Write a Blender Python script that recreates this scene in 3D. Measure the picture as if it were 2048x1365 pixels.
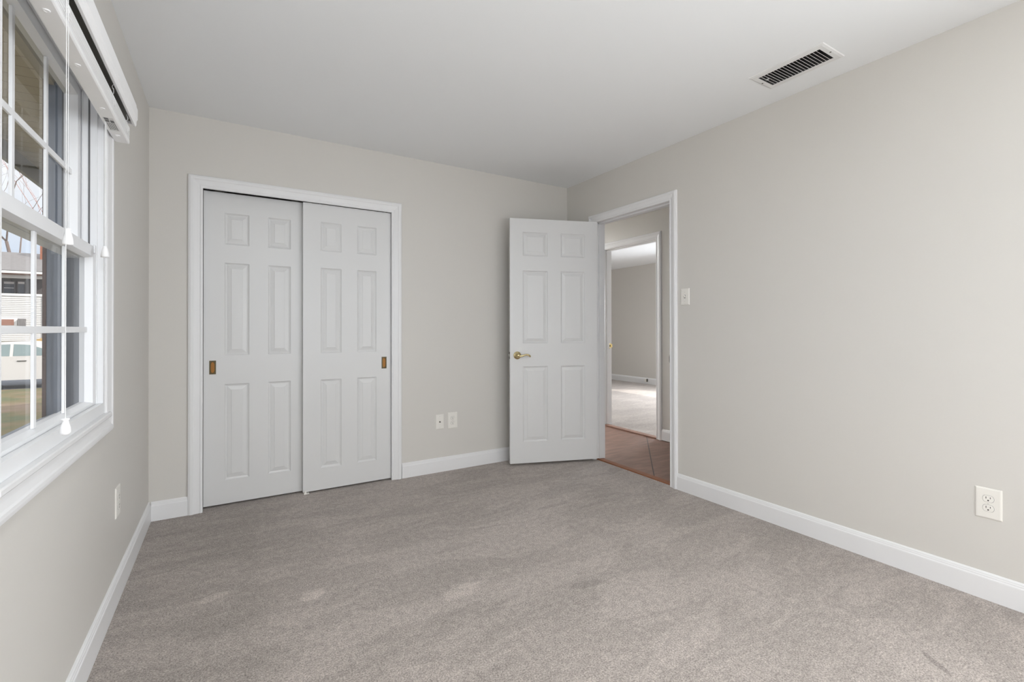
import bpy, bmesh, math, random
from mathutils import Vector, Matrix

S = bpy.context.scene
COL = S.collection
for o in list(bpy.data.objects):
    bpy.data.objects.remove(o)

# ------------------------------------------------------------------ camera
CAM = (0.40048, -3.4543, 1.12892)
YAW, PITCH, ROLL = 0.54602, 0.00401, -0.00132
c_, s_ = math.cos(YAW), math.sin(YAW)
cp, sp = math.cos(PITCH), math.sin(PITCH)
cr, sr = math.cos(ROLL), math.sin(ROLL)
Rv, F0, U0 = Vector((c_, -s_, 0)), Vector((s_, c_, 0)), Vector((0, 0, 1))
Fv, Uv = cp * F0 + sp * U0, cp * U0 - sp * F0
R2, U2 = cr * Rv + sr * Uv, cr * Uv - sr * Rv
cd = bpy.data.cameras.new('camera')
cd.sensor_width = 36.0
cd.lens = 933.497 * 36.0 / 2048.0
cd.shift_y = (654.284 - 682.5) / 2048.0
cd.clip_start = 0.02
cam = bpy.data.objects.new('camera', cd)
COL.objects.link(cam)
M = Matrix.Identity(4)
for i in range(3):
    M[i][0], M[i][1], M[i][2], M[i][3] = R2[i], U2[i], -Fv[i], CAM[i]
cam.matrix_world = M
S.camera = cam

# ------------------------------------------------------------------ view, sky, sun, daylight
S.view_settings.view_transform = 'Standard'
S.view_settings.look = 'None'
S.view_settings.exposure = 0.09
S.view_settings.gamma = 1.0
S.view_settings.use_curve_mapping = False
S.cycles.diffuse_bounces = 8
S.cycles.max_bounces = 14
S.cycles.transparent_max_bounces = 16

w = bpy.data.worlds.new('world')
S.world = w
w.use_nodes = True
nt = w.node_tree
bg = nt.nodes['Background']
tc = nt.nodes.new('ShaderNodeTexCoord')
sx = nt.nodes.new('ShaderNodeSeparateXYZ')
rp = nt.nodes.new('ShaderNodeValToRGB')
nt.links.new(tc.outputs['Generated'], sx.inputs[0])
nt.links.new(sx.outputs['Z'], rp.inputs[0])
rp.color_ramp.elements[0].position = 0.0
rp.color_ramp.elements[0].color = (0.33, 0.38, 0.47, 1)
rp.color_ramp.elements[1].position = 0.55
rp.color_ramp.elements[1].color = (1.0, 1.0, 1.0, 1)
for pos, colr in ((0.11, (0.37, 0.42, 0.49, 1)), (0.22, (0.50, 0.51, 0.53, 1))):
    rp.color_ramp.elements.new(pos).color = colr
nt.links.new(rp.outputs[0], bg.inputs[0])
bg.inputs[1].default_value = 2.0

sd = bpy.data.lights.new('sun', 'SUN')
sd.energy = 4.0
sd.angle = 0.01
sd.color = (1.0, 0.95, 0.87)
so = bpy.data.objects.new('sun', sd)
COL.objects.link(so)
so.rotation_euler = Vector((-0.62, 0.55, -0.55)).to_track_quat('-Z', 'Y').to_euler()


def area(name, loc, aim, sx_, sy_, power, col=(1, 1, 1), spread=180):
    d = bpy.data.lights.new(name, 'AREA')
    d.shape = 'RECTANGLE'
    d.size, d.size_y = sx_, sy_
    d.energy = power
    d.color = col
    d.spread = math.radians(spread)
    o = bpy.data.objects.new(name, d)
    COL.objects.link(o)
    o.location = loc
    o.rotation_euler = Vector(aim).to_track_quat('-Z', 'Y').to_euler()
    return o


# daylight through unseen windows behind the camera and in the far room, plus added fill
DAY = (0.94, 0.985, 1.02)
area('daylight_rear_window', (1.42, -5.25, 1.32), (0, 1, 0.1), 1.2, 1.4, 20, DAY)
area('daylight_near_window', (-0.20, -3.40, 1.42), (1, 0.15, 0.9), 1.1, 1.15, 11, DAY)  # unseen twin window's light, aimed upward to lift the ceiling
area('right_fill_light', (3.32, -4.30, 1.30), (-1, 0.25, 0.2), 0.95, 1.5, 62, DAY)  # unseen fill added to brighten the left wall and ceiling
area('daylight_far_room_window', (7.87, 1.15, 1.40), (-1, 0.1, -0.85), 1.5, 1.2, 150, DAY, 172)

# ------------------------------------------------------------------ material helpers


def lin(r, g, b):
    f = lambda v: (v / 12.92) if v <= 0.04045 else ((v + 0.055) / 1.055) ** 2.4
    return (f(r / 255), f(g / 255), f(b / 255), 1)


def mat(name, col, rough=0.5, metal=0.0, spec=0.5, bump=None, vary=None):
    """bump=(scale, strength, distance, detail); vary=(scale, amount)"""
    m = bpy.data.materials.new(name)
    m.use_nodes = True
    n = m.node_tree
    b = n.nodes['Principled BSDF']
    b.inputs['Base Color'].default_value = col
    b.inputs['Roughness'].default_value = rough
    b.inputs['Metallic'].default_value = metal
    b.inputs['Specular IOR Level'].default_value = spec
    t = n.nodes.new('ShaderNodeTexCoord')
    if vary:
        nz = n.nodes.new('ShaderNodeTexNoise')
        nz.inputs['Scale'].default_value = vary[0]
        nz.inputs['Detail'].default_value = 4
        n.links.new(t.outputs['Object'], nz.inputs['Vector'])
        mx = n.nodes.new('ShaderNodeMix')
        mx.data_type = 'RGBA'
        mx.inputs[6].default_value = tuple(x * (1 - vary[1]) for x in col[:3]) + (1,)
        mx.inputs[7].default_value = tuple(min(1, x * (1 + vary[1])) for x in col[:3]) + (1,)
        n.links.new(nz.outputs['Fac'], mx.inputs[0])
        n.links.new(mx.outputs[2], b.inputs['Base Color'])
    if bump:
        nz = n.nodes.new('ShaderNodeTexNoise')
        nz.inputs['Scale'].default_value = bump[0]
        nz.inputs['Detail'].default_value = bump[3]
        n.links.new(t.outputs['Object'], nz.inputs['Vector'])
        bp = n.nodes.new('ShaderNodeBump')
        bp.inputs['Strength'].default_value = bump[1]
        bp.inputs['Distance'].default_value = bump[2]
        n.links.new(nz.outputs['Fac'], bp.inputs['Height'])
        n.links.new(bp.outputs[0], b.inputs['Normal'])
    return m


WALL = mat('wall_paint', lin(210, 207, 202), 0.5, spec=0.35, bump=(140, 0.10, 0.002, 3))
CEIL = mat('ceiling_paint', lin(238, 240, 242), 0.8, spec=0.2, bump=(90, 0.05, 0.002, 3))
TRIM = mat('trim_paint', lin(229, 229, 230), 0.35, spec=0.4)
DOOR = mat('door_paint', lin(216, 216, 216), 0.33, spec=0.45, bump=(60, 0.03, 0.001, 2))
VINYL = mat('white_vinyl', lin(234, 235, 237), 0.35, spec=0.45)
BLIND = mat('blind_white', lin(248, 248, 249), 0.4, spec=0.4)
CORD = mat('white_cord', lin(240, 240, 240), 0.6)
PLATE = mat('plate_plastic', lin(232, 229, 223), 0.35, spec=0.5)
SLOT = mat('dark_slot', lin(28, 26, 24), 0.6)
DARK = mat('dark_void', lin(42, 42, 43), 0.8)
BRASS = mat('polished_brass', lin(222, 204, 158), 0.13, metal=1.0)
OLDBRASS = mat('antique_brass', lin(150, 118, 66), 0.38, metal=1.0)
OLDRIM = mat('antique_brass_rim', lin(98, 88, 66), 0.5, metal=0.8)
OLDPAN = mat('antique_brass_pan', lin(150, 104, 52), 0.5, metal=0.6)
STEEL = mat('grey_steel', lin(120, 118, 112), 0.4, metal=1.0)
VENT = mat('vent_white', lin(226, 226, 226), 0.45)
DUCT = mat('duct_dark', lin(78, 78, 78), 0.7, vary=(25, 0.6))
INK = mat('label_ink', lin(110, 110, 112), 0.7)
PAPER = mat('label_paper', lin(225, 225, 226), 0.6)
SLATE = mat('slate_blue_trim', lin(112, 120, 133), 0.5, vary=(30, 0.06))
BEIGE = mat('beige_trim', lin(200, 194, 182), 0.6)
SOFFIT = mat('soffit_beige', lin(232, 226, 220), 0.6, vary=(3, 0.05))
FASCIA = mat('fascia_grey', lin(176, 178, 182), 0.6)
BROWN = mat('brown_edge', lin(92, 72, 66), 0.7)
SIDING = mat('white_siding', lin(205, 204, 203), 0.6)
HTRIM = mat('house_trim_white', lin(245, 243, 240), 0.6)
SHINGLE = mat('grey_shingles', lin(118, 115, 115), 0.9, vary=(6, 0.25))
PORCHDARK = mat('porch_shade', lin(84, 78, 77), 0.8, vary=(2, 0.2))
HGLASS = mat('house_glass', lin(70, 72, 78), 0.1)
CHIM = mat('chimney_brick', lin(150, 92, 66), 0.8, vary=(5, 0.3))
GDOOR = mat('brown_panes', lin(150, 108, 92), 0.5)
CARP = mat('car_paint', lin(205, 202, 200), 0.2, spec=0.6)
CARG = mat('car_glass', lin(120, 136, 138), 0.08)
TYRE = mat('tyre', lin(35, 36, 38), 0.8)
ASPH = mat('asphalt', lin(62, 68, 78), 0.9, vary=(2, 0.15))
STRAW = mat('straw', lin(160, 132, 84), 0.9, vary=(4, 0.25))
BARK = mat('bark', lin(112, 98, 92), 0.9, vary=(8, 0.3))
REDBARK = mat('red_bark', lin(186, 138, 128), 0.9, vary=(8, 0.3))
WOOD = mat('threshold_wood', lin(132, 82, 52), 0.45, spec=0.3, vary=(14, 0.3))
WOOD2 = mat('threshold_wood_dark', lin(138, 104, 88), 0.4, spec=0.4, vary=(14, 0.2))


def m_glass():
    m = bpy.data.materials.new('window_glass')
    m.use_nodes = True
    n = m.node_tree
    n.nodes.remove(n.nodes['Principled BSDF'])
    out = n.nodes['Material Output']
    tr = n.nodes.new('ShaderNodeBsdfTransparent')
    tr.inputs[0].default_value = (0.96, 0.97, 0.98, 1)
    gl = n.nodes.new('ShaderNodeBsdfGlossy')
    gl.inputs['Roughness'].default_value = 0.0
    fr = n.nodes.new('ShaderNodeFresnel')
    fr.inputs[0].default_value = 1.25
    mx = n.nodes.new('ShaderNodeMixShader')
    n.links.new(fr.outputs[0], mx.inputs[0])
    n.links.new(tr.outputs[0], mx.inputs[1])
    n.links.new(gl.outputs[0], mx.inputs[2])
    n.links.new(mx.outputs[0], out.inputs[0])
    return m


GLASS = m_glass()


BRUSH_SLOPE, BRUSH_OFF = 0.0, 0.525
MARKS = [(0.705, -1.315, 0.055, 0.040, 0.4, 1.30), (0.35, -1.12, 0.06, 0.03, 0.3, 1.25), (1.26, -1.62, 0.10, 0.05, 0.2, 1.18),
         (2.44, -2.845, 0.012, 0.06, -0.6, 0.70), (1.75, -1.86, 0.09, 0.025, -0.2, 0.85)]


def m_carpet():
    m = bpy.data.materials.new('carpet_taupe')
    m.use_nodes = True
    n = m.node_tree
    L = n.links.new
    b = n.nodes['Principled BSDF']
    b.inputs['Roughness'].default_value = 0.95
    b.inputs['Specular IOR Level'].default_value = 0.1
    b.inputs['Sheen Weight'].default_value = 0.15
    b.inputs['Sheen Roughness'].default_value = 0.5
    t = n.nodes.new('ShaderNodeTexCoord')

    def noise(scale, detail, vec=None, rough=0.5, dist=0.0):
        z = n.nodes.new('ShaderNodeTexNoise')
        z.inputs['Scale'].default_value = scale
        z.inputs['Detail'].default_value = detail
        z.inputs['Roughness'].default_value = rough
        z.inputs['Distortion'].default_value = dist
        L(vec or t.outputs['Object'], z.inputs['Vector'])
        return z.outputs['Fac']

    def mrange(v, a, b_, c, d):
        r = n.nodes.new('ShaderNodeMapRange')
        L(v, r.inputs[0])
        for i, x in enumerate((a, b_, c, d)):
            r.inputs[i + 1].default_value = x
        return r.outputs[0]

    def mul(a, b_):
        r = n.nodes.new('ShaderNodeMath')
        r.operation = 'MULTIPLY'
        L(a, r.inputs[0])
        L(b_, r.inputs[1])
        return r.outputs[0]

    def stretch(rot, sx_, sy_):
        mp = n.nodes.new('ShaderNodeMapping')
        mp.inputs['Rotation'].default_value = (0, 0, rot)
        mp.inputs['Scale'].default_value = (sx_, sy_, 1)
        L(t.outputs['Object'], mp.inputs['Vector'])
        return mp.outputs[0]

    tuft = noise(175, 3, rough=0.8)
    fine = mrange(tuft, 0.34, 0.66, 0.50, 1.52)
    mid = mrange(noise(34, 5, rough=0.75), 0.36, 0.64, 0.84, 1.14)
    nap = mrange(noise(2.6, 6, stretch(0.06, 0.7, 2.0), 0.68, 0.8), 0.475, 0.545, 0.93, 1.05)
    streak = mrange(noise(3.0, 3, stretch(0.07, 0.35, 3.2), 0.5, 0.3), 0.40, 0.46, 0.955, 1.0)
    nap2 = mrange(noise(1.1, 2, stretch(0.5, 1.5, 0.6), 0.5, 0.4), 0.40, 0.62, 0.97, 1.03)
    # nap brushed the other way along the window side
    geo = n.nodes.new('ShaderNodeSeparateXYZ')
    L(t.outputs['Object'], geo.inputs[0])
    lean = n.nodes.new('ShaderNodeMath')
    lean.operation = 'MULTIPLY_ADD'
    L(geo.outputs['Y'], lean.inputs[0])
    lean.inputs[1].default_value = BRUSH_SLOPE
    L(geo.outputs['X'], lean.inputs[2])
    wob = n.nodes.new('ShaderNodeMath')
    wob.operation = 'MULTIPLY_ADD'
    L(noise(6, 3), wob.inputs[0])
    wob.inputs[1].default_value = 0.08
    L(lean.outputs[0], wob.inputs[2])
    brushed = mrange(wob.outputs[0], BRUSH_OFF + 0.0, BRUSH_OFF + 0.09, 0.92, 1.0)

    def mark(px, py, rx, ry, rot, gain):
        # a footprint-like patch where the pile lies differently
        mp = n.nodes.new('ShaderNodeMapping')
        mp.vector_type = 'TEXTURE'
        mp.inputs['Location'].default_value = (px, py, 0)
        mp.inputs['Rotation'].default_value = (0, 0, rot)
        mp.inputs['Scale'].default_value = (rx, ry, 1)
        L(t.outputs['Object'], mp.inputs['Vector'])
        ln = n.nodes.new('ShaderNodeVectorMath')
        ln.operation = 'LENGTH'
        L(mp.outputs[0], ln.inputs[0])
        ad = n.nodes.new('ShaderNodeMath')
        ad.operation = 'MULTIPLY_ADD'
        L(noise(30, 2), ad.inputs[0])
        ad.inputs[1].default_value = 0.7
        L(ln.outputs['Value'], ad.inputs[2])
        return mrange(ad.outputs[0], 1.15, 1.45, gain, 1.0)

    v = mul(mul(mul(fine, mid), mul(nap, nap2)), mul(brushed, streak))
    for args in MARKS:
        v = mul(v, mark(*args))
    base = n.nodes.new('ShaderNodeRGB')
    base.outputs[0].default_value = lin(165, 156, 150)
    sc = n.nodes.new('ShaderNodeVectorMath')
    sc.operation = 'SCALE'
    L(base.outputs[0], sc.inputs[0])
    L(v, sc.inputs['Scale'])
    L(sc.outputs[0], b.inputs['Base Color'])
    bp = n.nodes.new('ShaderNodeBump')
    bp.inputs['Strength'].default_value = 0.5
    bp.inputs['Distance'].default_value = 0.004
    L(tuft, bp.inputs['Height'])
    L(bp.outputs[0], b.inputs['Normal'])
    return m


CARPET = m_carpet()


def m_tile():
    m = bpy.data.materials.new('diagonal_slate_tile')
    m.use_nodes = True
    n = m.node_tree
    L = n.links.new
    b = n.nodes['Principled BSDF']
    b.inputs['Roughness'].default_value = 0.45
    t = n.nodes.new('ShaderNodeTexCoord')
    sp_ = n.nodes.new('ShaderNodeSeparateXYZ')
    L(t.outputs['Object'], sp_.inputs[0])

    def mth(op, a, b_=None, val=None):
        r = n.nodes.new('ShaderNodeMath')
        r.operation = op
        L(a, r.inputs[0])
        if b_ is not None:
            L(b_, r.inputs[1])
        if val is not None:
            r.inputs[1].default_value = val
        return r.outputs[0]

    per = 0.65
    masks = []
    for op, off in (('SUBTRACT', 4.15), ('ADD', 3.10)):
        d = mth(op, sp_.outputs['X'], sp_.outputs['Y'])
        d = mth('SUBTRACT', d, val=off - 0.5 * per)
        d = mth('WRAP', d, val=per)
        r = n.nodes[-1]
        r.inputs[1].default_value = per
        r.inputs[2].default_value = 0.0
        d = mth('SUBTRACT', d, val=0.5 * per)
        d = mth('ABSOLUTE', d)
        masks.append(mth('LESS_THAN', d, val=0.0055 if op == 'SUBTRACT' else 0.004))
    mp = n.nodes.new('ShaderNodeMapping')
    mp.inputs['Rotation'].default_value = (0, 0, 0.55)
    mp.inputs['Scale'].default_value = (1.0, 4.0, 1)
    L(t.outputs['Object'], mp.inputs['Vector'])
    nz = n.nodes.new('ShaderNodeTexNoise')
    nz.inputs['Scale'].default_value = 5
    nz.inputs['Detail'].default_value = 6
    L(mp.outputs[0], nz.inputs['Vector'])
    rp_ = n.nodes.new('ShaderNodeValToRGB')
    rp_.color_ramp.elements[0].position = 0.3
    rp_.color_ramp.elements[0].color = lin(106, 80, 68)
    rp_.color_ramp.elements[1].position = 0.7
    rp_.color_ramp.elements[1].color = lin(136, 104, 90)
    L(nz.outputs['Fac'], rp_.inputs[0])
    mx = n.nodes.new('ShaderNodeMix')
    mx.data_type = 'RGBA'
    L(masks[0], mx.inputs[0])
    L(rp_.outputs[0], mx.inputs[6])
    mx.inputs[7].default_value = lin(46, 32, 26)
    mx2 = n.nodes.new('ShaderNodeMix')
    mx2.data_type = 'RGBA'
    L(masks[1], mx2.inputs[0])
    L(mx.outputs[2], mx2.inputs[6])
    mx2.inputs[7].default_value = lin(96, 72, 61)
    L(mx2.outputs[2], b.inputs['Base Color'])
    bp = n.nodes.new('ShaderNodeBump')
    bp.inputs['Strength'].default_value = 0.25
    bp.inputs['Distance'].default_value = 0.003
    L(nz.outputs['Fac'], bp.inputs['Height'])
    L(bp.outputs[0], b.inputs['Normal'])
    return m


TILE = m_tile()


def m_lawn():
    m = bpy.data.materials.new('winter_lawn')
    m.use_nodes = True
    n = m.node_tree
    L = n.links.new
    b = n.nodes['Principled BSDF']
    b.inputs['Roughness'].default_value = 0.95
    t = n.nodes.new('ShaderNodeTexCoord')
    nz = n.nodes.new('ShaderNodeTexNoise')
    nz.inputs['Scale'].default_value = 0.9
    nz.inputs['Detail'].default_value = 8
    nz.inputs['Roughness'].default_value = 0.65
    L(t.outputs['Object'], nz.inputs['Vector'])
    rp_ = n.nodes.new('ShaderNodeValToRGB')
    e = rp_.color_ramp.elements
    e[0].position, e[0].color = 0.34, lin(66, 80, 50)
    e[1].position, e[1].color = 0.66, lin(118, 98, 82)
    x = e.new(0.5)
    x.color = lin(98, 88, 54)
    L(nz.outputs['Fac'], rp_.inputs[0])
    L(rp_.outputs[0], b.inputs['Base Color'])
    return m


LAWN = m_lawn()

# ------------------------------------------------------------------ mesh helpers


class MB:
    def __init__(self):
        self.bm = bmesh.new()

    def box(self, x0, x1, y0, y1, z0, z1, bevel=0.0):
        t = bmesh.new()
        vs = [t.verts.new((x, y, z)) for x in (x0, x1) for y in (y0, y1) for z in (z0, z1)]
        for f in ((0, 1, 3, 2), (4, 6, 7, 5), (0, 4, 5, 1), (2, 3, 7, 6), (0, 2, 6, 4), (1, 5, 7, 3)):
            t.faces.new([vs[i] for i in f])
        if bevel:
            bmesh.ops.bevel(t, geom=t.edges[:], offset=bevel, segments=2, profile=0.6, affect='EDGES')
        self._merge(t)
        return self

    def _merge(self, t):
        me = bpy.data.meshes.new('tmp')
        t.to_mesh(me)
        t.free()
        self.bm.from_mesh(me)
        bpy.data.meshes.remove(me)

    def poly(self, pts):
        vs = [self.bm.verts.new(p) for p in pts]
        self.bm.faces.new(vs)
        return self

    def prism(self, prof, axis, a, b):
        """extrude a closed 2D profile along an axis (0,1,2); prof holds the other two coords in order"""
        def P(q, t):
            r = [0, 0, 0]
            o = [i for i in range(3) if i != axis]
            r[o[0]], r[o[1]], r[axis] = q[0], q[1], t
            return tuple(r)
        A = [self.bm.verts.new(P(q, a)) for q in prof]
        B = [self.bm.verts.new(P(q, b)) for q in prof]
        k = len(prof)
        for i in range(k):
            self.bm.faces.new((A[i], A[(i + 1) % k], B[(i + 1) % k], B[i]))
        self.bm.faces.new(A[::-1])
        self.bm.faces.new(B)
        return self

    def sweep(self, stations, closed=False):
        """stations: list of equal-length closed loops of 3D points"""
        loops = [[self.bm.verts.new(p) for p in st] for st in stations]
        k = len(loops[0])
        m = len(loops)
        for j in range(m if closed else m - 1):
            A, B = loops[j], loops[(j + 1) % m]
            for i in range(k):
                self.bm.faces.new((A[i], A[(i + 1) % k], B[(i + 1) % k], B[i]))
        if not closed:
            self.bm.faces.new(loops[0][::-1])
            self.bm.faces.new(loops[-1])
        return self

    def tube(self, pts, r, n=8):
        """round tube along points; r is a number or a list"""
        pts = [Vector(p) for p in pts]
        rs = r if isinstance(r, (list, tuple)) else [r] * len(pts)
        st = []
        up = Vector((0.3, 0.5, 0.81)).normalized()
        for i, p in enumerate(pts):
            d = (pts[min(i + 1, len(pts) - 1)] - pts[max(i - 1, 0)]).normalized()
            a = d.cross(up)
            if a.length < 1e-3:
                a = d.cross(Vector((1, 0, 0)))
            a.normalize()
            b = d.cross(a)
            st.append([p + rs[i] * (math.cos(2 * math.pi * k / n) * a + math.sin(2 * math.pi * k / n) * b) for k in range(n)])
        return self.sweep(st)

    def lathe(self, prof, origin, axis=(0, 0, 1), n=20):
        """prof: (radius, height) from bottom to top around axis"""
        ax = Vector(axis).normalized()
        a = ax.orthogonal().normalized()
        b = ax.cross(a)
        st = []
        for r, h in prof:
            r = max(r, 1e-5)
            st.append([Vector(origin) + ax * h + r * (math.cos(2 * math.pi * k / n) * a + math.sin(2 * math.pi * k / n) * b) for k in range(n)])
        return self.sweep(st)

    def build(self, name, material, parent=None, smooth=False, loc=None):
        bmesh.ops.recalc_face_normals(self.bm, faces=self.bm.faces[:])
        me = bpy.data.meshes.new(name)
        self.bm.to_mesh(me)
        self.bm.free()
        if smooth:
            for p in me.polygons:
                p.use_smooth = True
        o = bpy.data.objects.new(name, me)
        COL.objects.link(o)
        me.materials.append(material)
        if parent:
            o.parent = parent
        if loc:
            o.location = loc
        return o


def tag(o, label=None, cat=None, group=None, kind=None):
    if label:
        o['label'] = label
    if cat:
        o['category'] = cat
    if group:
        o['group'] = group
    if kind:
        o['kind'] = kind
    return o


def struct(o, label, cat):
    return tag(o, label, cat, kind='structure')


def empty(name, loc=(0, 0, 0), rz=0):
    o = bpy.data.objects.new(name, None)
    COL.objects.link(o)
    o.location = loc
    o.rotation_euler = (0, 0, rz)
    o.empty_display_size = 0.1
    return o


def wall(name, axis, v0, v1, a0, a1, z0, z1, holes, material, label):
    """solid wall slab with rectangular holes: axis 0 -> x in v0..v1, runs along y; axis 1 -> y in v0..v1, runs along x"""
    mb = MB()
    bm = mb.bm
    As = sorted({a0, a1, *[h[0] for h in holes], *[h[1] for h in holes]})
    Zs = sorted({z0, z1, *[h[2] for h in holes], *[h[3] for h in holes]})

    def P(v, a, z):
        return (v, a, z) if axis == 0 else (a, v, z)
    cache = {}

    def V(v, a, z):
        k = (v, a, z)
        if k not in cache:
            cache[k] = bm.verts.new(P(v, a, z))
        return cache[k]

    def solid(i, j):
        if i < 0 or j < 0 or i >= len(As) - 1 or j >= len(Zs) - 1:
            return False
        am, zm = (As[i] + As[i + 1]) / 2, (Zs[j] + Zs[j + 1]) / 2
        return not any(h[0] < am < h[1] and h[2] < zm < h[3] for h in holes)
    for i in range(len(As) - 1):
        for j in range(len(Zs) - 1):
            if not solid(i, j):
                continue
            A0, A1, Z0, Z1 = As[i], As[i + 1], Zs[j], Zs[j + 1]
            for v in (v0, v1):
                bm.faces.new((V(v, A0, Z0), V(v, A1, Z0), V(v, A1, Z1), V(v, A0, Z1)))
            if not solid(i - 1, j):
                bm.faces.new((V(v0, A0, Z0), V(v1, A0, Z0), V(v1, A0, Z1), V(v0, A0, Z1)))
            if not solid(i + 1, j):
                bm.faces.new((V(v0, A1, Z0), V(v1, A1, Z0), V(v1, A1, Z1), V(v0, A1, Z1)))
            if not solid(i, j - 1):
                bm.faces.new((V(v0, A0, Z0), V(v1, A0, Z0), V(v1, A1, Z0), V(v0, A1, Z0)))
            if not solid(i, j + 1):
                bm.faces.new((V(v0, A0, Z1), V(v1, A0, Z1), V(v1, A1, Z1), V(v0, A1, Z1)))
    return struct(mb.build(name, material), label, 'wall')


# casing profile: (offset outward from the opening, thickness off the wall)
CASING = [(0.0, 0.0), (0.0, 0.007), (0.002, 0.010), (0.008, 0.0125), (0.012, 0.0125), (0.0135, 0.0090), (0.017, 0.0090),
          (0.0185, 0.0105), (0.030, 0.0130), (0.043, 0.0165), (0.0475, 0.0200), (0.055, 0.0205), (0.060, 0.0200), (0.0615, 0.0170),
          (0.066, 0.0165), (0.070, 0.0120), (0.070, 0.0)]



def casing(mb, axis, wallv, sign, a, b, top, width=0.070, z0=0.0, bottom=None):
    """door-style (three sided) or picture-frame casing round the opening a..b, up to top"""
    pr = [(o * width / 0.070, t) for o, t in CASING]

    def P(t, al, z):
        v = wallv + sign * t
        return (v, al, z) if axis == 0 else (al, v, z)
    if bottom is None:
        st = [[P(t, a - o, z0) for o, t in pr], [P(t, a - o, top + o) for o, t in pr],
              [P(t, b + o, top + o) for o, t in pr], [P(t, b + o, z0) for o, t in pr]]
        mb.sweep(st)
    else:
        st = [[P(t, a - o, bottom - o) for o, t in pr], [P(t, a - o, top + o) for o, t in pr],
              [P(t, b + o, top + o) for o, t in pr], [P(t, b + o, bottom - o) for o, t in pr]]
        mb.sweep(st, closed=True)


BASE = [(0.0, 0.0), (0.014, 0.0), (0.014, 0.086), (0.0135, 0.090), (0.011, 0.094), (0.0105, 0.099),
        (0.0085, 0.102), (0.008, 0.106), (0.004, 0.111), (0.0, 0.112)]

W = 3.10316
H = 2.44
REAR = -5.05

# ------------------------------------------------------------------ room shell
mb = MB()
mb.box(-0.02, 3.128, REAR, 0.09, -0.05, 0.0)
struct(mb.build('floor', CARPET), 'taupe grey cut pile carpet covering the bedroom floor', 'carpet')
mb = MB()
mb.box(3.128, 4.20, -3.0, 3.0, -0.06, -0.006)
struct(mb.build('floor_hall', TILE), 'brown slate look tiles laid diagonally in the hallway', 'tile floor')
mb = MB()
mb.box(4.20, 7.8, -1.5, 5.4, -0.05, 0.0)
struct(mb.build('floor_far_room', CARPET), 'pale sunlit carpet of the room across the hallway', 'carpet')

# ceiling with the vent opening
VX0, VX1, VY0, VY1 = 2.757, 2.892, -2.342, -2.045
mb = MB()
for (x0, x1, y0, y1) in ((-0.3, VX0 - 0.012, REAR - 0.2, 5.5), (VX1 + 0.012, 7.9, REAR - 0.2, 5.5), (VX0 - 0.012, VX1 + 0.012, REAR - 0.2, VY0 - 0.012), (VX0 - 0.012, VX1 + 0.012, VY1 + 0.012, 5.5)):
    mb.box(x0, x1, y0, y1, H, H + 0.02)
mb.box(-0.3, 7.9, REAR - 0.2, 5.5, H + 0.16, H + 0.2)
struct(mb.build('ceiling', CEIL), 'flat white painted ceiling running over the bedroom and hallway', 'ceiling')

CLX0, CLX1, CLT = 0.262, 1.446, 2.05     # closet opening
DY0, DY1, DT = -1.184, -0.385, 2.047     # bedroom doorway in the right wall
WY0, WY1, WZ0, WZ1 = -2.125, -1.165, 0.812, 2.02   # window opening
FY0, FY1, FT = -0.125, 0.650, 2.047      # doorway of the far room

wall('wall_left', 0, -0.13, 0.0, REAR, 0.09, 0, H, [(WY0, WY1, WZ0, WZ1), (-4.0, -2.8, 0.82, 2.0)], WALL, 'beige painted wall holding the window on the left')
wall('wall_back', 1, 0.0, 0.09, 0.0, W + 0.11, 0, H, [(CLX0 - 0.004, CLX1 + 0.004, 0, CLT)], WALL, 'beige painted wall holding the white sliding closet doors')
wall('wall_right', 0, W, W + 0.11, REAR, 0.0, 0, H, [(DY0 - 0.016, DY1 + 0.016, 0, DT + 0.016), (-4.8, -3.8, 0.5, 2.1)], WALL, 'long beige painted wall on the right with light switch and outlet')  # the rear hole is added to let the fill light in
wall('wall_rear', 1, REAR - 0.13, REAR, -0.13, W + 0.11, 0, H, [(0.4, 2.1, 0.6, 2.15)], WALL, 'beige wall behind the viewpoint with a window opening')
wall('wall_hall', 0, 4.16, 4.27, -3.0, 3.0, 0, H, [(FY0 - 0.016, FY1 + 0.016, 0, FT + 0.016)], WALL, 'beige hallway wall around the second doorway')
wall('wall_hall_left', 0, W, W + 0.11, 0.09, 3.0, 0, H, [], WALL, 'beige hallway wall beyond the closet')
wall('wall_hall_front', 1, -3.1, -3.0, W + 0.11, 4.27, 0, H, [], WALL, 'beige wall closing the hallway at its near end')
wall('wall_hall_back', 1, 3.0, 3.1, W, 4.27, 0, H, [], WALL, 'beige wall closing the hallway at its deep end')
wall('wall_far', 0, 7.70, 7.82, -1.4, 5.4, 0, H, [(0.35, 1.95, 0.7, 2.1)], WALL, 'grey beige wall at the end of the room across the hallway')
wall('wall_far_front', 1, -1.4, -1.28, 4.16, 7.82, 0, H, [], WALL, 'beige front wall of the far room')
wall('wall_far_back', 1, 5.3, 5.4, 4.16, 7.82, 0, H, [], WALL, 'beige wall closing the far room')
wall('wall_far_near', 0, 4.16, 4.27, 3.0, 5.4, 0, H, [], WALL, 'beige wall of the far room beside the hallway')
mb = MB()
mb.box(0.10, 1.60, 0.70, 0.74, 0, H)
mb.box(0.06, 0.10, 0.09, 0.74, 0, H)
mb.box(1.60, 1.64, 0.09, 0.74, 0, H)
mb.box(0.10, 1.60, 0.09, 0.70, -0.05, 0.0)
struct(mb.build('wall_closet', WALL), 'beige walls inside the closet behind the sliding doors', 'wall')

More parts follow.
